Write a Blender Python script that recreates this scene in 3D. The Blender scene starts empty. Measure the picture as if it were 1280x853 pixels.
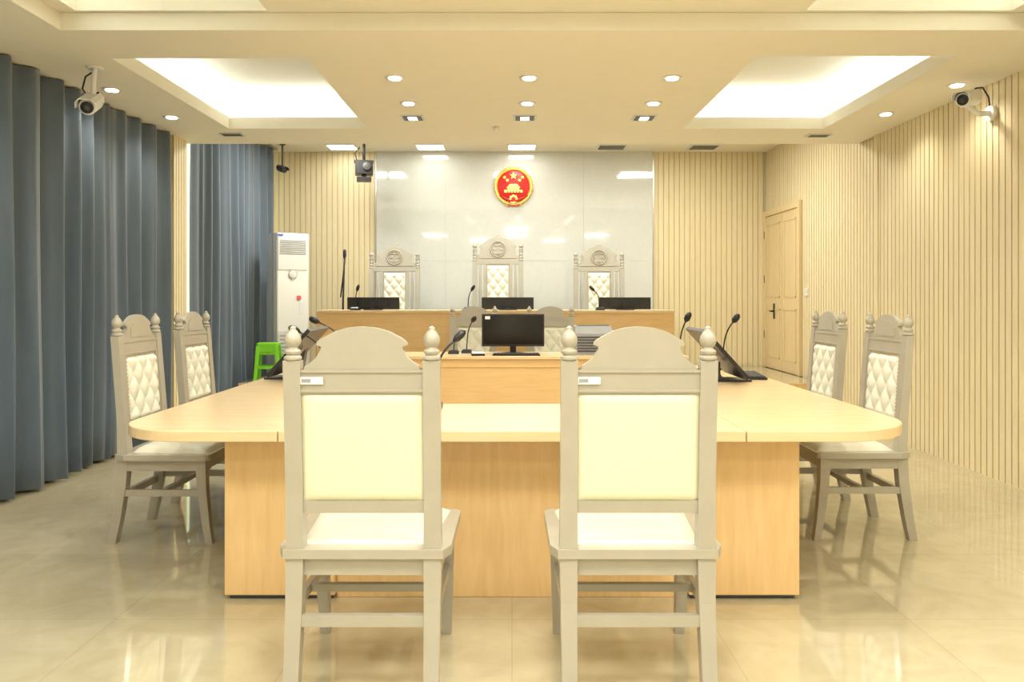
import bpy, math, random
from mathutils import Vector, Matrix
random.seed(3)
sc = bpy.context.scene
F=990.0; H=1.3; CX=640.0; CY=372.0

# ------------------------------------------------------------------ materials
def newmat(name):
    m=bpy.data.materials.new(name); m.use_nodes=True
    nt=m.node_tree; b=nt.nodes['Principled BSDF']
    return m,nt,b
def mat(name,col,rough=.5,metal=0,var=.06,scale=8,bump=0,coat=0,sheen=0,stretch=(1,1,1)):
    m,nt,b=newmat(name)
    tc=nt.nodes.new('ShaderNodeTexCoord'); mp=nt.nodes.new('ShaderNodeMapping')
    mp.inputs['Scale'].default_value=stretch
    nz=nt.nodes.new('ShaderNodeTexNoise'); nz.inputs['Scale'].default_value=scale; nz.inputs['Detail'].default_value=5
    nt.links.new(tc.outputs['Object'],mp.inputs['Vector']); nt.links.new(mp.outputs[0],nz.inputs['Vector'])
    r=nt.nodes.new('ShaderNodeValToRGB')
    r.color_ramp.elements[0].position=.3; r.color_ramp.elements[1].position=.7
    r.color_ramp.elements[0].color=(*[c*(1-var) for c in col],1)
    r.color_ramp.elements[1].color=(*[min(1,c*(1+var)) for c in col],1)
    nt.links.new(nz.outputs['Fac'],r.inputs['Fac']); nt.links.new(r.outputs['Color'],b.inputs['Base Color'])
    b.inputs['Roughness'].default_value=rough; b.inputs['Metallic'].default_value=metal
    if coat: b.inputs['Coat Weight'].default_value=coat; b.inputs['Coat Roughness'].default_value=.08
    if sheen: b.inputs['Sheen Weight'].default_value=sheen
    if bump:
        bp=nt.nodes.new('ShaderNodeBump'); bp.inputs['Strength'].default_value=bump; bp.inputs['Distance'].default_value=.01
        nt.links.new(nz.outputs['Fac'],bp.inputs['Height']); nt.links.new(bp.outputs[0],b.inputs['Normal'])
    return m
def emit(name,col,s):
    m,nt,b=newmat(name)
    b.inputs['Base Color'].default_value=(*col,1)
    b.inputs['Emission Color'].default_value=(*col,1); b.inputs['Emission Strength'].default_value=s
    return m
def wood(name,c1,c2,rough=.3,stretch=(1,12,12),coat=.15):
    m,nt,b=newmat(name)
    tc=nt.nodes.new('ShaderNodeTexCoord'); mp=nt.nodes.new('ShaderNodeMapping')
    mp.inputs['Scale'].default_value=stretch
    nz=nt.nodes.new('ShaderNodeTexNoise'); nz.inputs['Scale'].default_value=3; nz.inputs['Detail'].default_value=8; nz.inputs['Distortion'].default_value=.6
    nt.links.new(tc.outputs['Object'],mp.inputs['Vector']); nt.links.new(mp.outputs[0],nz.inputs['Vector'])
    r=nt.nodes.new('ShaderNodeValToRGB'); r.color_ramp.elements[0].position=.3; r.color_ramp.elements[1].position=.72
    r.color_ramp.elements[0].color=(*c1,1); r.color_ramp.elements[1].color=(*c2,1)
    nt.links.new(nz.outputs['Fac'],r.inputs['Fac']); nt.links.new(r.outputs['Color'],b.inputs['Base Color'])
    b.inputs['Roughness'].default_value=rough; b.inputs['Coat Weight'].default_value=coat; b.inputs['Coat Roughness'].default_value=.15
    return m

M_top=wood('maple_top',(.73,.55,.31),(.80,.62,.37),.26)
M_panel=wood('maple_panel',(.72,.48,.215),(.80,.56,.27),.35,(12,12,1.2))
M_bench=wood('maple_bench',(.72,.48,.215),(.79,.55,.265),.35,(1.2,12,12))
M_slat=wood('slat_wood',(.73,.635,.40),(.79,.695,.46),.45,(8,8,1),.05)
M_groove=mat('slat_groove',(.58,.47,.26),.7)
M_door=wood('door_wood',(.68,.53,.29),(.74,.59,.34),.4,(8,8,1),.1)
M_frame=mat('taupe_lacquer',(.42,.39,.315),.35,var=.04,coat=.25)
M_frame2=mat('taupe_lacquer_carved',(.42,.405,.345),.42,var=.05)
M_cream=mat('cream_leather',(.76,.755,.55),.40,var=.02,scale=60,bump=.05)
M_cream2=mat('ivory_leather',(.80,.79,.67),.35,var=.03,scale=60,bump=.05)
M_gold=mat('brass_gold',(.90,.62,.15),.35,.6,var=.08)
M_stud=mat('bronze_stud',(.45,.36,.22),.35,.7)
M_red=mat('emblem_red',(.62,.010,.008),.45,coat=.2)
M_black=mat('black_plastic',(.012,.012,.014),.35,var=.1)
M_screen=mat('black_screen',(.006,.006,.008),.12,var=.05)
M_dgrey=mat('dark_grey_plastic',(.06,.06,.065),.4)
M_key=mat('key_grey',(.035,.035,.04),.5)
M_mgrey=mat('grey_plastic',(.32,.33,.34),.4)
M_white=mat('white_plastic',(.80,.80,.78),.35,var=.02)
M_offw=mat('offwhite_plastic',(.66,.68,.66),.35,var=.02)
M_green=mat('green_plastic',(.22,.70,.02),.35,var=.05)
M_paint=mat('ceiling_paint',(.83,.79,.67),.75,var=.01)
M_paintw=mat('tray_paint',(.80,.80,.73),.75,var=.01)
M_wall=mat('wall_paint',(.80,.75,.60),.8,var=.02)
M_curt=mat('blue_grey_curtain',(.110,.148,.195),.75,var=.12,scale=3,sheen=.5,stretch=(3,3,.4))
M_lamp=emit('lamp_disc',(1,.96,.86),14)
M_led=emit('led_strip',(1,.98,.9),6)
M_day=emit('daylight_pane',(.88,1,.62),1.5)
M_metal=mat('brushed_metal',(.55,.54,.5),.3,.9)
M_sticker=mat('label_paper',(.75,.78,.80),.6)
M_logo=mat('logo_blue',(.04,.12,.5),.5)
M_pink=mat('sticker_red',(.7,.12,.1),.5)

# floor tiles
def floor_mat():
    m,nt,b=newmat('polished_tile')
    tc=nt.nodes.new('ShaderNodeTexCoord')
    br=nt.nodes.new('ShaderNodeTexBrick'); br.offset=0; br.inputs['Scale'].default_value=1
    br.inputs['Brick Width'].default_value=.8; br.inputs['Row Height'].default_value=.8
    br.inputs['Mortar Size'].default_value=.0016; br.inputs['Mortar Smooth'].default_value=.1
    br.inputs['Color1'].default_value=(.52,.465,.31,1); br.inputs['Color2'].default_value=(.56,.50,.34,1); br.inputs['Mortar'].default_value=(.42,.37,.23,1)
    nz=nt.nodes.new('ShaderNodeTexNoise'); nz.inputs['Scale'].default_value=3.5; nz.inputs['Detail'].default_value=10; nz.inputs['Distortion'].default_value=2.5
    nt.links.new(tc.outputs['Object'],br.inputs['Vector']); nt.links.new(tc.outputs['Object'],nz.inputs['Vector'])
    r=nt.nodes.new('ShaderNodeValToRGB'); r.color_ramp.elements[0].position=.35; r.color_ramp.elements[1].position=.65
    r.color_ramp.elements[0].color=(.92,.91,.87,1); r.color_ramp.elements[1].color=(1.0,1.0,1.0,1)
    mx=nt.nodes.new('ShaderNodeMixRGB'); mx.blend_type='MULTIPLY'; mx.inputs[0].default_value=1
    nt.links.new(nz.outputs['Fac'],r.inputs['Fac']); nt.links.new(br.outputs['Color'],mx.inputs[1]); nt.links.new(r.outputs['Color'],mx.inputs[2])
    nt.links.new(mx.outputs[0],b.inputs['Base Color'])
    b.inputs['Roughness'].default_value=.05; b.inputs['Specular IOR Level'].default_value=1.0; b.inputs['IOR'].default_value=1.75
    return m
M_floor=floor_mat()
def glass_panel_mat():
    m,nt,b=newmat('glossy_stone_panel')
    tc=nt.nodes.new('ShaderNodeTexCoord')
    vo=nt.nodes.new('ShaderNodeTexNoise'); vo.inputs['Scale'].default_value=25; vo.inputs['Detail'].default_value=6
    nt.links.new(tc.outputs['Object'],vo.inputs['Vector'])
    r=nt.nodes.new('ShaderNodeValToRGB'); r.color_ramp.elements[0].color=(.60,.63,.605,1); r.color_ramp.elements[1].color=(.68,.70,.67,1)
    nt.links.new(vo.outputs['Fac'],r.inputs['Fac']); nt.links.new(r.outputs['Color'],b.inputs['Base Color'])
    b.inputs['Roughness'].default_value=.06; b.inputs['Coat Weight'].default_value=.5; b.inputs['Coat Roughness'].default_value=.03
    return m
M_stone=glass_panel_mat()

# ------------------------------------------------------------------ mesh builder
class MB:
    def __init__(s): s.v=[];s.f=[];s.m=[];s.sm=[];s.mats=[];s.M=Matrix.Identity(4)
    def mi(s,m):
        if m not in s.mats: s.mats.append(m)
        return s.mats.index(m)
    def add(s,vs,fs,m,smooth=False):
        o=len(s.v); i=s.mi(m)
        s.v+= [tuple(s.M@Vector(p)) for p in vs]
        for f in fs: s.f.append([o+k for k in f]); s.m.append(i); s.sm.append(smooth)
    def box(s,x0,x1,y0,y1,z0,z1,m):
        v=[(x0,y0,z0),(x1,y0,z0),(x1,y1,z0),(x0,y1,z0),(x0,y0,z1),(x1,y0,z1),(x1,y1,z1),(x0,y1,z1)]
        s.add(v,[(0,3,2,1),(4,5,6,7),(0,1,5,4),(1,2,6,5),(2,3,7,6),(3,0,4,7)],m)
    def prism(s,o,y0,y1,m):   # outline (x,z)
        n=len(o); v=[(x,y0,z) for x,z in o]+[(x,y1,z) for x,z in o]
        s.add(v,[list(range(n)),list(range(2*n-1,n-1,-1))]+[(i,n+i,n+(i+1)%n,(i+1)%n) for i in range(n)],m)
    def prismz(s,o,z0,z1,m):
        n=len(o); v=[(x,y,z0) for x,y in o]+[(x,y,z1) for x,y in o]
        s.add(v,[list(range(n-1,-1,-1)),list(range(n,2*n))]+[(i,(i+1)%n,n+(i+1)%n,n+i) for i in range(n)],m)
    def loft(s,secs,m):       # (x,y,z,hx,hy) stacked in z
        v=[];f=[]
        for x,y,z,hx,hy in secs: v+=[(x-hx,y-hy,z),(x+hx,y-hy,z),(x+hx,y+hy,z),(x-hx,y+hy,z)]
        for k in range(len(secs)-1):
            a=4*k
            for i in range(4): f.append((a+i,a+(i+1)%4,a+4+(i+1)%4,a+4+i))
        f.append((3,2,1,0)); a=4*(len(secs)-1); f.append((a,a+1,a+2,a+3))
        s.add(v,f,m)
    def lathe(s,prof,c,m,seg=20,axis='z'):
        v=[];f=[]
        for r,z in prof:
            for i in range(seg):
                a=2*math.pi*i/seg
                p=(r*math.cos(a),r*math.sin(a),z)
                if axis=='y': p=(r*math.cos(a),z,r*math.sin(a))
                if axis=='x': p=(z,r*math.cos(a),r*math.sin(a))
                v.append((c[0]+p[0],c[1]+p[1],c[2]+p[2]))
        for k in range(len(prof)-1):
            for i in range(seg):
                j=(i+1)%seg; f.append((k*seg+i,k*seg+j,(k+1)*seg+j,(k+1)*seg+i))
        f.append(list(range(seg))[::-1]); f.append([(len(prof)-1)*seg+i for i in range(seg)])
        s.add(v,f,m,True)
    def tube(s,pts,r,m,seg=10):
        pts=[Vector(p) for p in pts]; rs=r if isinstance(r,(list,tuple)) else [r]*len(pts)
        v=[];f=[]; up=Vector((.13,.9,.31)).normalized()
        for k,p in enumerate(pts):
            t=(pts[min(k+1,len(pts)-1)]-pts[max(k-1,0)]).normalized()
            a=t.cross(up).normalized(); b=t.cross(a)
            for i in range(seg):
                an=2*math.pi*i/seg; v.append(tuple(p+(a*math.cos(an)+b*math.sin(an))*rs[k]))
        for k in range(len(pts)-1):
            for i in range(seg):
                j=(i+1)%seg; f.append((k*seg+i,k*seg+j,(k+1)*seg+j,(k+1)*seg+i))
        f.append(list(range(seg))[::-1]); f.append([(len(pts)-1)*seg+i for i in range(seg)])
        s.add(v,f,m,True)
    def ring(s,c,R,r,m,seg=40,axis='y'):
        v=[];f=[];q=8
        for i in range(seg):
            a=2*math.pi*i/seg
            for j in range(q):
                b=2*math.pi*j/q; rr=R+r*math.cos(b); h=r*math.sin(b)
                p=(rr*math.cos(a),h,rr*math.sin(a)) if axis=='y' else (rr*math.cos(a),rr*math.sin(a),h)
                v.append((c[0]+p[0],c[1]+p[1],c[2]+p[2]))
        for i in range(seg):
            for j in range(q):
                f.append((i*q+j,i*q+(j+1)%q,((i+1)%seg)*q+(j+1)%q,((i+1)%seg)*q+j))
        s.add(v,f,m,True)
    def grid(s,fn,nu,nv,m):
        v=[fn(i/nu,j/nv) for j in range(nv+1) for i in range(nu+1)]
        f=[(j*(nu+1)+i,j*(nu+1)+i+1,(j+1)*(nu+1)+i+1,(j+1)*(nu+1)+i) for j in range(nv) for i in range(nu)]
        s.add(v,f,m,True)
    def mesh(s,name):
        me=bpy.data.meshes.new(name); me.from_pydata(s.v,[],s.f)
        for m in s.mats: me.materials.append(m)
        me.polygons.foreach_set('material_index',s.m); me.polygons.foreach_set('use_smooth',s.sm)
        me.update()
        import bmesh
        bm=bmesh.new(); bm.from_mesh(me); bmesh.ops.recalc_face_normals(bm,faces=bm.faces); bm.to_mesh(me); bm.free()
        return me
    def obj(s,name,loc=(0,0,0),rz=0,bevel=0):
        return place(s.mesh(name),name,loc,rz,bevel)
def place(me,name,loc=(0,0,0),rz=0,bevel=0,scale=(1,1,1)):
    o=bpy.data.objects.new(name,me); sc.collection.objects.link(o); o.location=loc; o.rotation_euler=(0,0,rz); o.scale=scale
    if bevel:
        b=o.modifiers.new('bevel','BEVEL'); b.width=bevel; b.segments=2; b.limit_method='ANGLE'; b.angle_limit=math.radians(50)
        b.harden_normals=False
    return o

# ------------------------------------------------------------------ room
XL=-3.42; XR=3.46; YB=10.9; YF=-1.6; ZC=3.3; ZS=2.84; YS=7.94
b=MB(); b.box(XL-.1,XR+.15,YF-.1,YB+.1,-.1,0,M_floor); b.obj('floor')
b=MB(); b.box(XL-.1,XR+.15,YF-.1,YB+.1,ZC,ZC+.1,M_paint); b.obj('ceiling')
b=MB(); b.box(XL-.1,XR+.15,YF-.1,YF,0,ZC,M_wall); b.obj('wall_front')
b=MB(); b.box(XL-.1,XL,YF,8.05,0,ZC,M_wall); b.box(XL-.1,XL,10.5,YB+.1,0,ZC,M_wall)
b.box(XL-.1,XL,8.05,10.5,0,.5,M_wall); b.box(XL-.1,XL,8.05,10.5,3.1,ZC,M_wall); b.obj('wall_left')
b=MB(); b.box(XL-.06,XL-.05,8.05,10.5,.5,3.1,M_day)
for y in (8.05,9.25,10.45): b.box(XL-.05,XL+.01,y,y+.05,.5,3.1,M_white)
b.box(XL-.05,XL+.01,8.05,10.5,.5,.55,M_white); b.box(XL-.05,XL+.01,8.05,10.5,3.05,3.1,M_white)
b.obj('window_1')

def slats(b,a0,a1,z0,z1,fn,period=.072,groove=.011,depth=.007):
    """fn(a,d)->(x,y) ; a along wall, d out of wall"""
    n=max(1,round((a1-a0)/period)); p=(a1-a0)/n
    for i in range(n):
        s0=a0+i*p; s1=s0+p-groove
        A=[fn(s0,depth),fn(s1,depth)]; G=[fn(s1,0),fn(s0+p,0)]
        b.add([(*A[0],z0),(*A[1],z0),(*A[1],z1),(*A[0],z1)],[(0,1,2,3)],M_slat)
        b.add([(*A[1],z0),(*G[0],z0),(*G[0],z1),(*A[1],z1)],[(0,1,2,3)],M_groove)
        b.add([(*G[0],z0),(*G[1],z0),(*G[1],z1),(*G[0],z1)],[(0,1,2,3)],M_groove)
        N=fn(s0+p,depth)
        b.add([(*G[1],z0),(*N,z0),(*N,z1),(*G[1],z1)],[(0,1,2,3)],M_groove)
# back wall
b=MB(); b.box(XL-.1,XR+.15,YB,YB+.1,0,ZC,M_wall)
slats(b,XL,-1.875,.0,ZC,lambda a,d:(a,YB-.005-d)); slats(b,1.945,XR,.0,ZC,lambda a,d:(a,YB-.005-d))
b.obj('wall_back')
b=MB()
for i in range(4):
    x0=-1.86+i*.9475
    for (z0,z1) in ((0.35,1.8),(1.802,ZC)):
        b.box(x0+.0008,x0+.9467,YB-.035,YB,z0,z1,M_stone)
b.box(-1.875,-1.86,YB-.045,YB,.35,ZC,M_metal); b.box(1.93,1.945,YB-.045,YB,.35,ZC,M_metal)
b.obj('trim_stone_panel')
# right wall
b=MB(); b.box(XR+.06,XR+.16,YF,YB,0,ZC,M_wall)
slats(b,YF,7.5,0,ZS,lambda a,d:(XR-d,a))
slats(b,7.5,9.5,0,ZC,lambda a,d:(XR+.03-d,a))
slats(b,9.5,YB,2.475,ZC,lambda a,d:(XR+.03-d,a))
b.obj('wall_right')
b=MB(); b.box(XR-.02,XR+.04,7.46,7.52,0,ZC,M_slat); b.obj('trim_1')
# door in right wall
b=MB(); xd=XR+.005
b.box(xd-.02,xd+.045,9.502,9.58,.352,2.395,M_door); b.box(xd-.02,xd+.045,10.8,10.885,.352,2.395,M_door); b.box(xd-.02,xd+.045,9.502,10.885,2.3955,2.474,M_door)
b.box(xd,xd+.04,9.582,10.16,.355,2.393,M_door); b.box(xd,xd+.04,10.168,10.798,.355,2.393,M_door)
for (y0,y1) in ((9.66,10.08),(10.25,10.72)):
    for (z0,z1) in ((.5,1.15),(1.3,2.28)):
        for q in ((y0,y0+.015,z0,z1),(y1-.015,y1,z0,z1),(y0,y1,z0,z0+.015),(y0,y1,z1-.015,z1)):
            b.box(xd-.006,xd-.0005,*q,M_door)
b.box(xd-.012,xd-.0005,10.44,10.48,1.02,1.22,M_black)
b.tube([(xd-.01,10.46,1.12),(xd-.06,10.46,1.12),(xd-.06,10.36,1.12)],.011,M_black)
for z in (.75,1.5,2.1): b.box(xd-.024,xd-.0205,10.805,10.825,z,z+.1,M_black)
b.obj('door_1')
b=MB(); b.box(XR+.008,XR+.03,9.3,9.39,1.32,1.41,M_white); b.box(XR+.004,XR+.01,9.32,9.37,1.34,1.39,M_offw); b.obj('light_switch')
# column at left
b=MB(); b.box(XL,-3.215,7.5,7.8,0,ZC,M_wall)
slats(b,7.5,7.8,0,ZC,lambda a,d:(-3.21+d,a),period=.06); slats(b,XL,-3.2,0,ZS,lambda a,d:(a,7.5-d),period=.06)
b.obj('trim_column')
# podium
b=MB(); b.box(-3.02,XR-.03,8.75,YB-.05,0,.35,M_floor); b.box(-3.02,XR-.03,8.735,8.75,0,.35,M_panel); b.obj('podium')

# ------------------------------------------------------------------ suspended ceiling
def slab(b,x0,x1,y0,y1,z0,z1,holes,m):
    xs=sorted({x0,x1,*[h[0] for h in holes],*[h[1] for h in holes]}); ys=sorted({y0,y1,*[h[2] for h in holes],*[h[3] for h in holes]})
    xs=[x for x in xs if x0<=x<=x1]; ys=[y for y in ys if y0<=y<=y1]
    def solid(i,j):
        if i<0 or j<0 or i>=len(xs)-1 or j>=len(ys)-1: return False
        cx=(xs[i]+xs[i+1])/2; cy=(ys[j]+ys[j+1])/2
        return not any(h[0]<cx<h[1] and h[2]<cy<h[3] for h in holes)
    for i in range(len(xs)-1):
        for j in range(len(ys)-1):
            if not solid(i,j): continue
            a,c,d,e=xs[i],xs[i+1],ys[j],ys[j+1]
            b.add([(a,d,z0),(c,d,z0),(c,e,z0),(a,e,z0)],[(0,3,2,1)],m); b.add([(a,d,z1),(c,d,z1),(c,e,z1),(a,e,z1)],[(0,1,2,3)],m)
            if not solid(i-1,j): b.add([(a,d,z0),(a,e,z0),(a,e,z1),(a,d,z1)],[(0,1,2,3)],m)
            if not solid(i+1,j): b.add([(c,d,z0),(c,e,z0),(c,e,z1),(c,d,z1)],[(0,1,2,3)],m)
            if not solid(i,j-1): b.add([(a,d,z0),(c,d,z0),(c,d,z1),(a,d,z1)],[(0,1,2,3)],m)
            if not solid(i,j+1): b.add([(a,e,z0),(c,e,z0),(c,e,z1),(a,e,z1)],[(0,1,2,3)],m)
trays=[(-2.58,-1.32,5.10,7.22),(1.56,2.84,5.05,7.22)]
near=[(-2.5,-1.40,2.3,4.53),(1.68,2.86,2.3,4.53)]
b=MB()
slab(b,XL,XR,4.56,YS,ZS,ZS+.1,trays,M_paint)
slab(b,XL,XR,YF,4.56,ZS,ZS+.1,[(-2.6,2.97,YF,4.56)],M_paint)
slab(b,-2.75,3.1,YF,4.80,ZS+.102,ZS+.17,near,M_paint)
b.box(XL,XR,YS-.04,YS,ZS+.1,ZC,M_paint)
def cavity(b,h,z0,z1,e=.13):
    x0,x1,y0,y1=h[0]-e,h[1]+e,h[2]-e,h[3]+e
    v=[(x0,y0,z0),(x1,y0,z0),(x1,y1,z0),(x0,y1,z0),(x0,y0,z1),(x1,y0,z1),(x1,y1,z1),(x0,y1,z1)]
    b.add(v,[(4,5,6,7),(0,1,5,4),(1,2,6,5),(2,3,7,6),(3,0,4,7)],M_paintw)
for h in trays: cavity(b,h,ZS+.1,ZS+.34)
for h in near: cavity(b,h,ZS+.17,ZS+.42)
b.obj('ceiling_soffit')
def area(name,loc,sx,sy,e,col=(1,.95,.82),up=False):
    l=bpy.data.lights.new(name,'AREA'); l.shape='RECTANGLE'; l.size=sx; l.size_y=sy; l.energy=e; l.color=col
    o=bpy.data.objects.new(name,l); sc.collection.objects.link(o); o.location=loc
    if up: o.rotation_euler=(math.pi,0,0)
    return o
# LED cove strips on the outer and far ledges
for h in trays+near:
    z=ZS+(.1 if h in trays else .17)
    far=h[3]+.05
    outer=h[0]-.07 if h[0]<0 else h[1]+.07
    cx=(h[0]+h[1])/2; cy=(h[2]+h[3])/2
    b=MB(); b.box(outer-.01,outer+.01,h[2],h[3]-.1,z+.001,z+.016,M_white); b.box(outer-.006,outer+.006,h[2],h[3]-.1,z+.016,z+.019,M_led)
    b.box(h[0],h[1],far-.01,far+.01,z+.001,z+.016,M_white); b.box(h[0],h[1],far-.006,far+.006,z+.016,z+.019,M_led)
    b.obj('led_cove_strip')
    k=1.0 if h in trays else 1.8
    area('cove_light',(outer,cy,z+.022),.03,h[3]-h[2]-.15,4.2*k,(.96,.98,.94),True)
    area('cove_light',(cx,far,z+.022),h[1]-h[0],.03,3.8*k,(.96,.98,.94),True)

# downlights
WARM=(1,.93,.78)
def downlight(x,y,z=ZS,r=.05,e=35,sq=False):
    b=MB()
    if sq:
        b.box(-.1,.1,-.1,.1,-.006,0,M_offw)
        b.box(-.08,.08,-.08,.08,-.009,-.006,M_dgrey); b.box(-.035,.035,-.05,.05,-.012,-.009,M_lamp)
    else:
        b.lathe([(r*.8,-.004),(r*1.35,-.008),(r*1.4,0)],(0,0,0),M_white,24)
        b.lathe([(r*.85,-.012),(r*.85,-.006)],(0,0,0),M_lamp,24)
    b.obj('recessed_downlight' if not sq else 'square_grille_downlight',(x,y,z))
    l=bpy.data.lights.new('downlight_spot','SPOT'); l.energy=e; l.color=WARM; l.spot_size=math.radians(140); l.spot_blend=.8; l.shadow_soft_size=.05
    o=bpy.data.objects.new('downlight_spot',l); sc.collection.objects.link(o); o.location=(x,y,z-.03)
for y in (5.54,6.27):
    for x in (-.82,.12,1.12): downlight(x,y)
for x in (-.85,.11,1.13): downlight(x,6.78,sq=True,e=19)
for (x,y) in ((-2.96,5.86),(-2.9,6.75),(3.22,5.73),(3.13,6.63)): downlight(x,y,e=19)
for y in (.8,2.2,3.6):
    for x in (-.82,1.12): downlight(x,y,ZS+.1,e=29)
for y in (2.0,4.2):
    for x in (-3.0,3.22): downlight(x,y,ZS,e=24)
# unseen square panels added as fill light over the near half of the room
for (x,y) in ((-.9,-.6),(1.2,-.6),(-2.0,1.2),(2.2,1.2),(.12,1.4),(.12,3.2)):
    b=MB(); b.box(-.31,.31,-.31,.31,-.02,0,M_white); b.box(-.28,.28,-.28,.28,-.024,-.02,M_offw); b.obj('ceiling_light_or_fill_panel',(x,y,ZS+.1))
    area('panel_or_fill_lamp',(x,y,ZS+.1-.03),.55,.55,38,(1,.975,.90))  # added fill from overhead, brightens the chair backs
# back ceiling panels
for i,x in enumerate((-2.25,-1.08,.13,1.32,2.54)):
    b=MB(); b.box(-.19,.19,-.17,.17,-.012,0,M_white)
    if i<3: b.box(-.17,.17,-.15,.15,-.015,-.012,M_lamp)
    else:
        for k in range(6): b.box(-.17,.17,-.14+k*.05,-.12+k*.05,-.016,-.012,M_dgrey)
    b.obj('ceiling_light_or_fill_panel' if i<3 else 'air_vent',(x,10.5,ZC))
for (x,y) in ((-2.0,9.0),(0,9.0),(2.0,9.0)):
    b=MB(); b.box(-.31,.31,-.31,.31,-.02,0,M_white); b.box(-.28,.28,-.28,.28,-.024,-.02,M_offw); b.obj('ceiling_light_or_fill_panel',(x,y,ZC))
    area('panel_or_fill_lamp',(x,y,ZC-.03),.55,.55,54,(1,.97,.88))
for (x,y) in ((-2.63,7.45),(2.9,7.5)):
    b=MB(); b.box(-.11,.11,-.06,.06,-.012,0,M_offw)
    for k in range(4): b.box(-.09,.09,-.05+k*.027,-.04+k*.027,-.015,-.012,M_dgrey)
    b.obj('air_vent',(x,y,ZS))

# ------------------------------------------------------------------ curtains
def curtain(y0,y1,z0,z1,x,name,ph=0):
    b=MB(); n=int((y1-y0)/.012)
    def fn(u,v):
        y=y0+(y1-y0)*u; t=y*2*math.pi/.26+ph+1.2*math.sin(y*2.1+ph)+.5*math.sin(y*5.3)
        amp=.072*(.75+.25*math.sin(y*3.7))*(1-.25*v)
        wob=.022*math.sin(y*5+v*3)*(1-v)
        return (x+amp*math.sin(t)+.020*math.sin(2.3*t+1)*(1-v*.5)+wob, y+.03*math.cos(t)*(1-v*.6), z0+(z1-z0)*v)
    b.grid(fn,n,14,M_curt)
    o=b.obj(name); s=o.modifiers.new('thickness','SOLIDIFY'); s.thickness=.004
    return o
curtain(1.2,7.40,.02,ZS-.01,-3.22,'window_curtain')
curtain(7.97,10.62,.02,ZC-.04,-3.2,'window_curtain',1.3)
b=MB(); b.box(-3.3,-3.14,8.0,10.62,ZC-.03,ZC,M_metal); b.obj('curtain_rail')

# ------------------------------------------------------------------ chairs
def tuft(b,x0,x1,z0,z1,y,sgn,m,a=.075,depth=.026,nx=44,nz=60):
    cx=(x0+x1)/2; cz=(z0+z1)/2
    def fn(u,v):
        X=x0+(x1-x0)*u; Z=z0+(z1-z0)*v
        p=(X-cx)/(2*a)+(Z-cz)/(2.6*a); q=(X-cx)/(2*a)-(Z-cz)/(2.6*a)
        h=(abs(math.sin(math.pi*p*1.0+math.pi/2)*math.sin(math.pi*q+math.pi/2)))**.45
        e=min(1,min(u,1-u)*12)*min(1,min(v,1-v)*14); e=e**.5
        return (X,y+sgn*(.004+depth*h*.85+depth*.15)*e,Z)
    b.grid(fn,nx,nz,m)
FIN=[(.020,0),(.027,.004),(.027,.012),(.018,.018),(.025,.024),(.025,.031),(.016,.038),(.015,.043),(.023,.052),(.026,.063),(.024,.076),(.016,.09),(.009,.099),(.010,.104),(.003,.110)]
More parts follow.
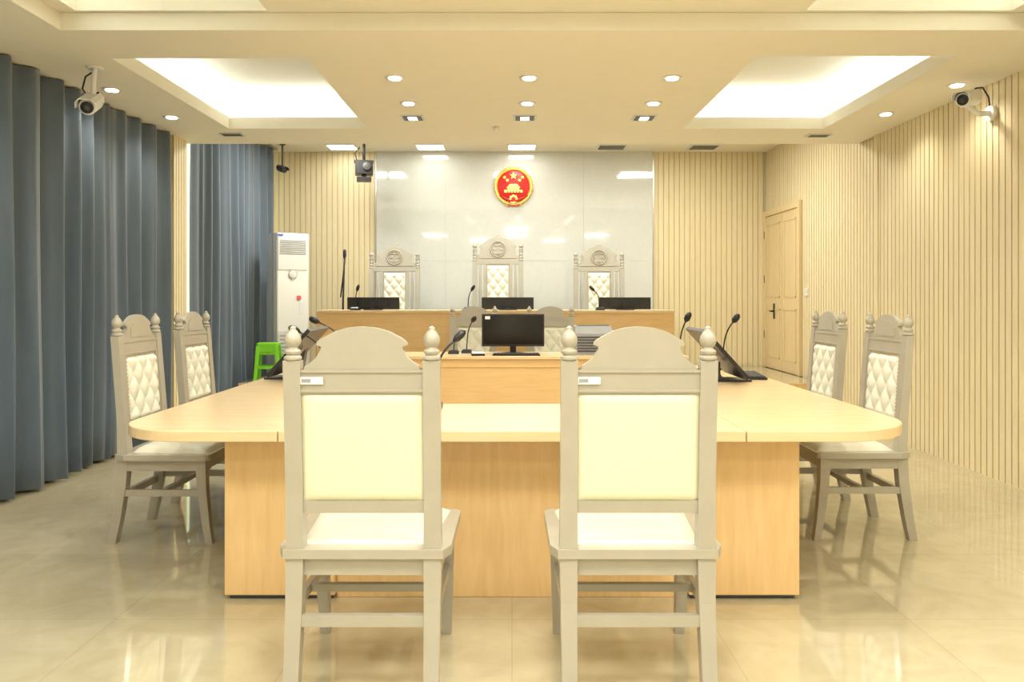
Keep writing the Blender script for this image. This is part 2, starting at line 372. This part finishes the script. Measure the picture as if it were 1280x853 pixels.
def chair_mesh():
    b=MB(); hw=.226
    for s in (-1,1):
        x=s*hw
        b.loft([(x,-.062,0,.024,.022),(x,-.038,.12,.025,.024),(x,-.010,.3,.027,.026),(x,0,.44,.029,.028),(x,0,.50,.029,.027),(x,-.008,.66,.028,.022),(x,-.035,1.0,.028,.021),(x,-.043,1.095,.028,.021)],M_frame)
        b.lathe([(r*1.05,z*1.02) for r,z in FIN],(x,-.043,1.095),M_frame,18)
        b.loft([(s*.235,.455,0,.018,.018),(s*.237,.44,.1,.02,.02),(s*.24,.42,.3,.024,.024),(s*.24,.415,.445,.027,.027)],M_frame)
        b.add([(s*.235-.01,-.03,.25),(s*.235+.01,-.03,.25),(s*.24+.01,.42,.25),(s*.24-.01,.42,.25),(s*.235-.01,-.03,.285),(s*.235+.01,-.03,.285),(s*.24+.01,.42,.285),(s*.24-.01,.42,.285)],
              [(0,3,2,1),(4,5,6,7),(0,1,5,4),(1,2,6,5),(2,3,7,6),(3,0,4,7)],M_frame)
    b.box(-.215,.215,-.04,-.015,.225,.262,M_frame)
    b.box(-.24,.24,.19,.215,.255,.282,M_frame)
    # apron
    b.box(-.245,.245,.405,.43,.385,.45,M_frame); b.box(-.215,.215,-.012,.012,.385,.45,M_frame)
    for s in (-1,1): b.box(s*.24-.012,s*.24+.012,0,.42,.385,.45,M_frame)
    o=[(-.262,-.035),(.262,-.035),(.285,.02),(.288,.42)]
    o+=[(.288-.03+.03*math.cos(a),.44+.03*math.sin(a)) for a in (0.3,.8,1.3)]
    o+=[(-.288+.03-.03*math.cos(a),.44+.03*math.sin(a)) for a in (1.3,.8,.3)]+[(-.288,.42),(-.285,.02)]
    b.prismz(o,.445,.475,M_frame)
    def seat(u,v):
        w=.215+.035*v; X=-w+2*w*u; Y=.03+.42*v
        e=(min(1,min(u,1-u)*9)*min(1,min(v,1-v)*9))**.5
        return (X,Y,.474+.032*e+.006*math.sin(math.pi*u)*math.sin(math.pi*v))
    b.grid(seat,30,26,M_cream2)
    k=-.035/.5
    b.M=Matrix(((1,0,0,0),(0,1,k,-k*.5),(0,0,1,0),(0,0,0,1)))
    b.box(-.2,.2,-.014,.014,.592,.632,M_frame); b.box(-.2,.2,-.013,.013,.985,1.066,M_frame)
    b.box(-.2,.2,-.018,.018,1.056,1.066,M_frame); b.box(-.2,.2,-.018,.018,.992,1.0,M_frame)
    o=[(.188,1.066),(.185,1.078),(.168,1.088),(.148,1.105),(.134,1.128),(.132,1.14),(.148,1.146),(.143,1.158),(.122,1.172),(.085,1.191),(.045,1.202),(0,1.206)]
    o=o+[(-x,z) for x,z in o[-2::-1]]
    b.prism(o,-.012,.012,M_frame)
    oo=[(.105,1.082),(.1,1.13),(.07,1.158),(.035,1.17),(0,1.174)]; oo=oo+[(-x,z) for x,z in oo[-2::-1]]
    b.prism(oo,.012,.017,M_frame)
    b.box(-.2,.2,-.006,.006,.63,.99,M_cream)
    def pb(u,v):
        e=(min(1,min(u,1-u)*11)*min(1,min(v,1-v)*15))**.5
        return (-.198+.396*u,-.006-.012*e,.632+.355*v)
    b.grid(pb,40,40,M_cream)
    for s in (-1,1): b.box(.178 if s>0 else -.198,.198 if s>0 else -.178,.006,.016,.63,.99,M_frame)
    tuft(b,-.178,.178,.636,.98,.005,1,M_cream2,a=.06,depth=.030)
    for i in range(17):
        z=.645+i*.0205
        for s in (-1,1): b.lathe([(.0045,0),(.003,.004)],(s*.176,.014,z),M_stud,6,'y')
    for i in range(17):
        x=-.165+i*.0206
        for z in (.64,.978): b.lathe([(.0045,0),(.003,.004)],(x,.014,z),M_stud,6,'y')
    b.box(-.20,-.125,-.0195,-.0165,1.018,1.042,M_sticker); b.box(-.195,-.165,-.0200,-.0194,1.024,1.036,M_mgrey)
    b.M=Matrix.Identity(4)
    return b.mesh('courtroom_chair')
CH=chair_mesh()
def chair(x,y,rz): return place(CH,'courtroom_chair',(x,y,0),rz,.003)
chair(-.487,2.62,0); chair(.412,2.62,0)
chair(-2.05,4.42,-math.pi/2); chair(-2.07,5.24,-math.pi/2)
chair(2.085,4.48,math.pi/2); chair(2.085,5.32,math.pi/2)
chair(-.41,8.42,math.pi); chair(.41,8.42,math.pi)

def judge_mesh():
    b=MB()
    for s in (-1,1):
        x=s*.295
        b.loft([(x,-.06,0,.027,.027),(x,0,.4,.03,.03),(x,0,.5,.03,.03),(x,-.02,1.0,.029,.024),(x,-.04,1.38,.029,.024)],M_frame2)
        b.lathe([(r*1.15,z*1.25) for r,z in [(.024,0),(.027,.01),(.018,.02),(.026,.035),(.018,.05),(.026,.065),(.018,.08),(.024,.095)]],(x,-.04,1.38),M_frame2,16)
        b.lathe([(r*1.15,z) for r,z in FIN],(x,-.04,1.498),M_frame2,16)
        b.loft([(s*.3,.5,0,.022,.022),(s*.3,.5,.46,.03,.03),(s*.3,.49,.66,.026,.026)],M_frame2)
        b.tube([(s*.295,-.01,.74),(s*.31,.15,.735),(s*.315,.35,.71),(s*.31,.5,.69),(s*.31,.55,.66)],[.024,.026,.03,.034,.026],M_frame2)
        b.box(s*.3-.013,s*.3+.013,0,.5,.2,.24,M_frame2)
    b.box(-.32,.32,-.03,.54,.42,.48,M_frame2); b.box(-.29,.29,.23,.26,.2,.24,M_frame2)
    def seat(u,v):
        e=(min(1,min(u,1-u)*9)*min(1,min(v,1-v)*9))**.5
        return (-.27+.54*u,.03+.49*v,.479+.05*e)
    b.grid(seat,24,24,M_cream2)
    k=-.04/.88; b.M=Matrix(((1,0,0,0),(0,1,k,-k*.5),(0,0,1,0),(0,0,0,1)))
    b.box(-.28,.28,-.014,.014,.62,.68,M_frame2); b.box(-.28,.28,-.015,.015,1.34,1.40,M_frame2)
    for s in (-1,1):
        b.box(s*.165-.02,s*.165+.02,-.014,.014,.66,1.36,M_frame2)
        b.tube([(s*.225,0,.67),(s*.225,0,.85),(s*.225,0,1.0),(s*.225,0,1.15),(s*.225,0,1.35)],[.009,.014,.02,.014,.009],M_frame2)
    b.box(-.15,.15,-.006,.006,.68,1.35,M_frame2)
    tuft(b,-.138,.138,.69,1.325,.004,1,M_cream2,a=.06,depth=.034,nx=34,nz=80)
    o=[(.27,1.40),(.27,1.45),(.235,1.46),(.225,1.53),(.24,1.55),(.23,1.575),(.19,1.60),(.12,1.655),(.06,1.675),(.035,1.70),(0,1.71)]
    o=o+[(-x,z) for x,z in o[-2::-1]]
    b.prism(o,-.014,.014,M_frame2)
    oo=[(x*.88,1.41+(z-1.40)*.88) for x,z in o]
    b.prism(oo,.014,.02,M_frame2)
    b.ring((0,.024,1.53),.095,.009,M_frame); b.ring((0,.024,1.53),.075,.005,M_frame)
    b.box(-.005,.005,.02,.03,1.47,1.59,M_frame); b.box(-.05,.05,.02,.03,1.572,1.582,M_frame); b.box(-.03,.03,.02,.03,1.468,1.478,M_frame)
    for s in (-1,1):
        b.box(s*.045-.003,s*.045+.003,.02,.028,1.53,1.575,M_frame); b.prism([(s*.045-.022,1.53),(s*.045+.022,1.53),(s*.045+.01,1.515),(s*.045-.01,1.515)],.02,.03,M_frame)
    b.M=Matrix.Identity(4)
    return b.mesh('judge_armchair')
JM=judge_mesh()
zc=.351
for x,sz in ((-1.5,.955),(-.18,1.025),(1.11,.955)):
    place(JM,'judge_armchair',(x,10.08,zc),math.pi,.003,(1,1,sz))

# ------------------------------------------------------------------ tables
ZT=.76; YN=3.2; YW=6.3
b=MB()
b.box(-.946,.946,YN,4.02,ZT-.045,ZT,M_top)
for s in (-1,1):
    X1,r=(1.72,.38) if s>0 else (1.67,.32)
    arc=[(X1-r+r*math.sin(a),YN+r-r*math.cos(a)) for a in [i*math.pi/2/16 for i in range(17)]]
    o=[(.95,YN)]+arc+[(X1,YW),(.95,YW)]
    if s<0: o=[(-x,y) for x,y in o][::-1]
    b.prismz(o,ZT-.045,ZT,M_top)
    xa,xb=sorted((s*.76,s*1.235))
    b.box(xa,xb,3.40,3.9,.02,ZT-.045,M_panel)
    xa,xb=sorted((s*.98,s*1.22)); b.box(xa,xb,3.9,6.1,.02,ZT-.045,M_panel)
    xa,xb=sorted((s*.77,s*1.22)); b.box(xa,xb,3.42,3.88,0,.02,M_dgrey)
    xa,xb=sorted((s*.99,s*1.21)); b.box(xa,xb,3.88,6.08,0,.02,M_dgrey)
b.box(-.76,.76,3.43,3.46,.0,ZT-.045,M_panel)
b.obj('conference_table',bevel=.004)
# clerk desk
b=MB(); b.box(-1.62,1.62,7.28,7.88,ZT-.03,ZT,M_top)
b.box(-1.60,1.60,7.30,7.34,.10,ZT-.03,M_bench); b.box(-1.60,1.60,7.292,7.30,.655,.668,M_panel)
for x in (-1.58,-.5,.5,1.55): b.box(x-.015,x+.03,7.34,7.86,0,ZT-.03,M_bench)
b.box(-1.60,1.60,7.30,7.32,0,.1,M_bench)
b.obj('clerk_desk',bevel=.003)
# judges bench
b=MB(); bx0,bx1=-2.2,1.83
b.box(bx0,bx1,8.88,9.5,1.125,1.155,M_top)
b.box(bx0+.01,bx1-.01,8.9,8.93,.36,1.125,M_bench)
for x in (bx0+.01,-.87,.5,bx1-.04): b.box(x,x+.03,8.93,9.48,.352,1.125,M_bench)
b.box(bx0+.01,bx1-.01,8.93,9.3,.352,.38,M_bench)
b.box(-.8745,-.8705,8.897,8.9,.36,1.125,M_panel); b.box(.5,.504,8.897,8.9,.36,1.125,M_panel)
b.obj('judges_bench',bevel=.003)

# ------------------------------------------------------------------ equipment
def monitor(w,h,loc,rz=0,tilt=0,stand=.12,name='computer_monitor',label=False):
    b=MB()
    b.lathe([(.11,0),(.11,.008),(.03,.014),(.02,.02)],(0,.04,0),M_black,24)
    b.box(-.03,.03,.03,.05,.01,stand+h*.55,M_black)
    b.M=Matrix.Translation((0,0,stand))@Matrix.Rotation(tilt,4,'X')
    b.box(-w/2,w/2,-.012,.018,0,h,M_black); b.box(-w/2+.015,w/2-.015,-.014,-.011,.02,h-.015,M_screen)
    b.box(-w*.3,w*.3,.018,.038,h*.25,h*.75,M_black)
    if label: b.box(-w/2+.03,-w/2+.08,-.016,-.013,h-.05,h-.02,M_sticker)
    b.M=Matrix.Identity(4)
    return b.obj(name,loc,rz,.002)
def keyboard(loc,rz=0):
    b=MB(); b.box(-.22,.22,-.07,.07,0,.014,M_black)
    for i in range(14):
        for j in range(5):
            b.box(-.208+i*.03,-.183+i*.03,-.06+j*.025,-.039+j*.025,.014,.021,M_key)
    b.obj('computer_keyboard',loc,rz)
monitor(.60,.31,(.01,7.62,ZT),0,0,.07,label=True)
keyboard((.04,7.38,ZT+.001))
for x in (-1.6,-.05,1.30):
    monitor(.60,.14,(x,9.15,1.156),math.pi,0.0,.005,name='desktop_touch_monitor')
def touch(x,y,s):
    b=MB(); a=math.radians(48)
    b.M=Matrix.Translation((.13,0,.035))@Matrix.Rotation(-(math.pi/2-a),4,'Y')
    b.box(-.012,.012,-.26,.26,0,.40,M_black); b.box(.012,.014,-.245,.245,.015,.385,M_screen)
    b.M=Matrix.Identity(4)
    b.box(-.12,.2,-.10,.10,0,.012,M_black)
    b.add([(-.02,-.04,.01),(.03,-.04,.01),(.03,.04,.01),(-.02,.04,.01),(-.06,-.03,.2),(-.03,-.03,.17),(-.03,.03,.17),(-.06,.03,.2)],
          [(0,3,2,1),(4,5,6,7),(0,1,5,4),(1,2,6,5),(2,3,7,6),(3,0,4,7)],M_dgrey)
    b.box(.0,.02,-.02,.02,.012,.12,M_dgrey)
    b.obj('touch_screen_terminal',(x,y,ZT+.001),0 if s>0 else math.pi,.002)
touch(1.33,5.15,1); touch(-1.43,5.3,-1)
keyboard((1.63,5.40,ZT+.001),math.radians(82)) ; keyboard((-1.56,5.85,ZT+.001),math.radians(-80))
def mic(base,head,r=.016,z0=None):
    b=MB(); bx,by,bz=base; hx,hy,hz=head[0]-bx,head[1]-by,head[2]-bz
    b.loft([(0,0,0,.05,.06),(0,0,.022,.048,.058),(0,0,.035,.035,.045)],M_black)
    b.lathe([(.006,0),(.006,.004)],(.02,-.035,.034),M_mgrey,10)
    P0=Vector((0,0,.03)); P3=Vector((hx,hy,hz)); P1=P0+Vector((hx*.1,hy*.1,hz*.55)); P2=P3-Vector((hx*.7,hy*.7,hz*.2))
    pts=[]
    for i in range(15):
        t=i/14; pts.append(P0*(1-t)**3+3*P1*t*(1-t)**2+3*P2*t*t*(1-t)+P3*t**3)
    b.tube(pts,.0055,M_black,8)
    d=(pts[-1]-pts[-3]).normalized(); c=pts[-1]
    b.tube([c-d*.01,c,c+d*.012,c+d*.04,c+d*.06,c+d*.07],[.008,r*.8,r*1.15,r*1.2,r*.9,r*.3],M_black,14)
    b.obj('gooseneck_microphone',base)
mic((1.22,5.8,ZT),(1.27,5.78,1.13),.02); mic((1.58,5.95,ZT),(1.65,5.9,1.12),.02)
mic((-1.18,5.1,ZT),(-1.36,5.05,1.08),.02); mic((-1.2,5.85,ZT),(-1.42,5.8,1.12),.02)
mic((-.39,3.85,ZT),(-.28,3.9,1.09)); 
mic((-.56,7.6,ZT),(-.50,7.52,.95),.024); mic((-.44,7.7,ZT),(-.38,7.62,1.07),.02)
for x,hx in ((-1.78,-1.76),(-.50,-.46),(1.0,.93)): mic((x,9.0,1.156),(hx,9.0,1.38))
b=MB(); b.loft([(0,0,0,.18,.16),(0,0,.2,.18,.16),(0,.02,.27,.17,.13)],M_mgrey)
for k in range(6): b.box(-.16,.10,-.166,-.158,.03+k*.026,.044+k*.026,M_dgrey)
b.box(-.15,.15,-.1,.08,.27,.276,M_dgrey); b.box(.11,.16,-.166,-.158,.12,.17,M_black)
b.obj('desktop_printer',(.77,7.58,ZT),0,.004)
b=MB(); b.box(-.06,.06,-.1,.1,0,.02,M_black); b.box(-.055,.06,-.095,.095,.02,.028,M_sticker); b.obj('document_folder',(-.32,7.40,ZT),.1,.001)
# microphone stand by bench
b=MB()
for a in (0.3,2.4,4.5): b.tube([(0,0,.22),(.22*math.cos(a),.22*math.sin(a),.010)],.009,M_black)
b.tube([(0,0,.15),(0,0,.9),(.02,0,1.45)],[.014,.012,.010],M_black); b.tube([(-.03,0,.95),(.035,-.02,1.45)],.009,M_black)
b.lathe([(.014,0),(.022,.03),(.02,.09),(.01,.11)],(.02,0,1.43),M_black,12)
b.obj('microphone_stand',(-2.08,9.75,.351))

# air conditioner
b=MB(); w,d,h=.42,.33,1.72
o=[(-w/2,d),(-w/2,.03),(-w/2+.03,0),(w/2-.03,0),(w/2,.03),(w/2,d)]
b.prismz(o,0,.06,M_offw); b.prismz([(x*.995,y) for x,y in o],.06,h,M_white)
b.box(-w/2+.03,w/2-.03,-.008,0,1.28,1.66,M_offw)
for k in range(8): b.box(-w/2+.05,w/2-.05,-.014,-.006,1.47+k*.022,1.478+k*.022,M_mgrey)
b.box(-w/2+.03,w/2-.03,-.006,0,.10,.55,M_offw)
for k in range(9): b.box(-w/2+.05,w/2-.05,-.01,-.004,.13+k*.045,.14+k*.045,M_mgrey)
b.box(-.19,-.12,-.012,-.004,1.685,1.705,M_logo); b.lathe([(.05,-.012),(.05,0)],(0,-.002,1.23),M_offw,24,'y'); b.ring((0,-.012,1.23),.05,.004,M_mgrey,24)
b.box(.05,.10,-.009,0,.92,.97,M_pink); b.box(.08,.13,-.004,0,.75,.9,M_sticker); b.box(-w/2+.01,-w/2+.014,-.004,d*.1,.06,h,M_mgrey)
b.box(-w/2-.003,-w/2,.1,.106,.06,h,M_mgrey)
b.obj('floor_standing_air_conditioner',(-2.63,9.5,.351),math.radians(35),.004)
# stool
b=MB(); b.prismz([(-.12,-.1),(-.1,-.12),(.1,-.12),(.12,-.1),(.12,.1),(.1,.12),(-.1,.12),(-.12,.1)],.40,.43,M_green)
for sx in (-1,1):
    for sy in (-1,1): b.loft([(sx*.13,sy*.13,0,.018,.018),(sx*.1,sy*.1,.40,.022,.022)],M_green)
for z in (.14,.3):
    q=.128-.03*z/.4-.004
    for s in (-1,1): b.box(-q,q,s*q-.006,s*q+.006,z,z+.03,M_green); b.box(s*q-.006,s*q+.006,-q,q,z,z+.03,M_green)
b.box(-.11,.11,-.118,-.112,.33,.40,M_green); b.box(-.11,.11,.112,.118,.33,.40,M_green)
b.obj('plastic_stool',(-2.78,9.05,.351),.15,.003)

# national emblem
b=MB(); R=.235
b.lathe([(R,-.0),(R,-.02),(R*.96,-.028)],(0,0,0),M_red,48,'y')
b.ring((0,-.022,0),R+.01,.020,M_gold,60)
for i in range(44):
    a=math.radians(-60+300*i/43)
    for s,rr in ((1,R+.024),(-1,R-.008)):
        cx,cz=rr*math.cos(a),rr*math.sin(a)
        b.tube([(cx+.018*-math.sin(a+.5*s),-.034,cz+.018*math.cos(a+.5*s)),(cx,-.04,cz),(cx+.018*math.sin(a+.5*s),-.034,cz-.018*math.cos(a+.5*s))],[.002,.007,.002],M_gold,6)
def star(cx,cz,r,rot=0):
    o=[]
    for i in range(10):
        a=math.pi/2+rot+i*math.pi/5; q=r if i%2==0 else r*.4
        o.append((cx+q*math.cos(a),cz+q*math.sin(a)))
    b.prism(o,-.042,-.026,M_gold)
star(0,.145,.055)
for a in (190,228,312,350): star(.125*math.cos(math.radians(a)),.135+.125*math.sin(math.radians(a))*.55,.028,.3)
b.box(-.125,.125,-.044,-.026,-.085,-.05,M_gold); b.box(-.10,.10,-.046,-.026,-.05,-.042,M_red)
b.box(-.08,.08,-.044,-.026,-.042,-.02,M_gold); b.prism([(-.10,-.02),(.10,-.02),(.075,-.002),(-.075,-.002)],-.05,-.026,M_gold)
b.box(-.055,.055,-.042,-.026,-.002,.008,M_gold); b.prism([(-.075,.008),(.075,.008),(.045,.03),(-.045,.03)],-.05,-.026,M_gold)
for x in (-.08,-.04,0,.04,.08): b.box(x-.008,x+.008,-.046,-.043,-.085,-.063,M_red)
o=[]
for i in range(32):
    a=2*math.pi*i/32; q=.062 if (i//2)%2==0 else .052; o.append((q*math.cos(a),-.175+q*math.sin(a)))
b.prism(o,-.05,-.026,M_gold); b.lathe([(.03,-.054),(.03,-.04)],(0,0,-.175),M_red,24,'y')
b.tube([(-.19,-.04,-.12),(-.13,-.05,-.16),(-.05,-.055,-.195),(0,-.055,-.20),(.05,-.055,-.195),(.13,-.05,-.16),(.19,-.04,-.12)],[.014,.016,.014,.010,.014,.016,.014],M_red,10)
b.prism([(-.06,-.19),(.06,-.19),(.085,-.275),(.03,-.26),(0,-.275),(-.03,-.26),(-.085,-.275)],-.04,-.02,M_red)
for s in (-1,1): b.tube([(s*.07,-.04,-.2),(s*.11,-.04,-.25),(s*.06,-.04,-.275)],[.01,.012,.004],M_gold,8)
for s in (-1,1): b.tube([(s*.04,-.045,-.2),(s*.045,-.045,-.27)],.006,M_gold,6)
b.obj('national_emblem',(.02,YB-.036,2.82))

# security cameras
def bullet(loc,rz,tilt,mount,name='security_camera',col=M_white,s=1,cable=None):
    b=MB(); b.M=Matrix.Rotation(rz,4,'Z')@Matrix.Rotation(tilt,4,'X')@Matrix.Scale(s,4)
    b.lathe([(.03,.1),(.042,.09),(.042,-.09),(.036,-.1)],(0,0,0),col,24,'y')
    b.lathe([(.03,-.105),(.033,-.098)],(0,0,0),M_black,24,'y'); b.lathe([(.012,-.112),(.016,-.104)],(0,0,0),M_dgrey,16,'y')
    b.prism([(-.048,.0),(-.048,.03),(-.03,.05),(.03,.05),(.048,.03),(.048,0),(.045,0),(.043,.028),(.028,.045),(-.028,.045),(-.043,.028),(-.045,0)],-.14,.09,col)
    b.M=Matrix.Identity(4)
    m=Vector(mount)
    if abs(m.z)>abs(m.x): b.tube([(0,.03,.03),(0,.03,m.z*.6),tuple(m)],.013*s,col); b.lathe([(.04*s,-.012),(.045*s,0)],tuple(m),col,20)
    else: b.tube([(0,.03,-.035),(m.x*.4,.03,-.08*s),(m.x,m.y,m.z)],.016*s,col); b.lathe([(.045*s,-.012),(.045*s,.012)],tuple(m),col,20,'x')
    if cable: b.tube(cable,.006,M_black)
    b.obj(name,loc,0,.001)
bullet((-2.79,5.25,2.58),math.radians(16),math.radians(22),(0,.05,.26),s=1.25,cable=[(0,.05,.24),(-.07,.06,.20),(-.09,.06,.12),(-.05,.05,.06),(.03,.04,.09)])
bullet((3.20,5.55,2.69),math.radians(-48),math.radians(12),(.225,.12,-.07),s=1.2,cable=[(.03,.05,.03),(.08,.05,.09),(.14,.07,.10),(.2,.1,.04),(.22,.12,-.03)])
bullet((-2.98,10.25,2.96),math.radians(40),math.radians(15),(0,.03,.33),s=.9,col=M_dgrey)
b=MB()
b.tube([(0,0,0),(0,0,-.3)],.018,M_black); b.box(-.07,.07,-.07,.07,-.012,0,M_black)
b.box(-.11,.11,-.12,.10,-.47,-.30,M_black); b.lathe([(.05,-.16),(.05,-.12),(.03,-.118)],(.03,0,-.38),M_dgrey,20,'y'); b.box(-.12,.12,-.09,.09,-.31,-.295,M_dgrey)
b.box(-.09,.09,-.08,.08,-.55,-.50,M_black); b.tube([(0,0,-.45),(0,0,-.52)],.03,M_black)
b.tube([(-.09,0,-.28),(-.11,0,-.2),(-.05,0,-.12)],.006,M_black)
b.obj('ceiling_projector',(-1.85,9.9,ZC),.2,.003)
b=MB(); b.lathe([(.03,0),(.028,-.03),(.012,-.05),(.003,-.055)],(0,0,0),M_white,20); b.obj('small_ceiling_camera',(-.14,7.15,ZS))  # small camera under the soffit, modelled as a plain tapered cap

# ------------------------------------------------------------------ camera, world
w=bpy.data.worlds.new('World'); sc.world=w; w.use_nodes=True
w.node_tree.nodes['Background'].inputs[0].default_value=(.8,.85,.9,1); w.node_tree.nodes['Background'].inputs[1].default_value=.5
cd=bpy.data.cameras.new('camera'); co=bpy.data.objects.new('camera',cd); sc.collection.objects.link(co)
co.location=(0,0,H); co.rotation_euler=(math.pi/2,0,0); cd.sensor_width=36; cd.lens=F/1280*36; cd.shift_y=-(426.5-CY)/1280
cd.clip_start=.05
sc.camera=co
sc.view_settings.view_transform='Standard'
sc.view_settings.exposure=0
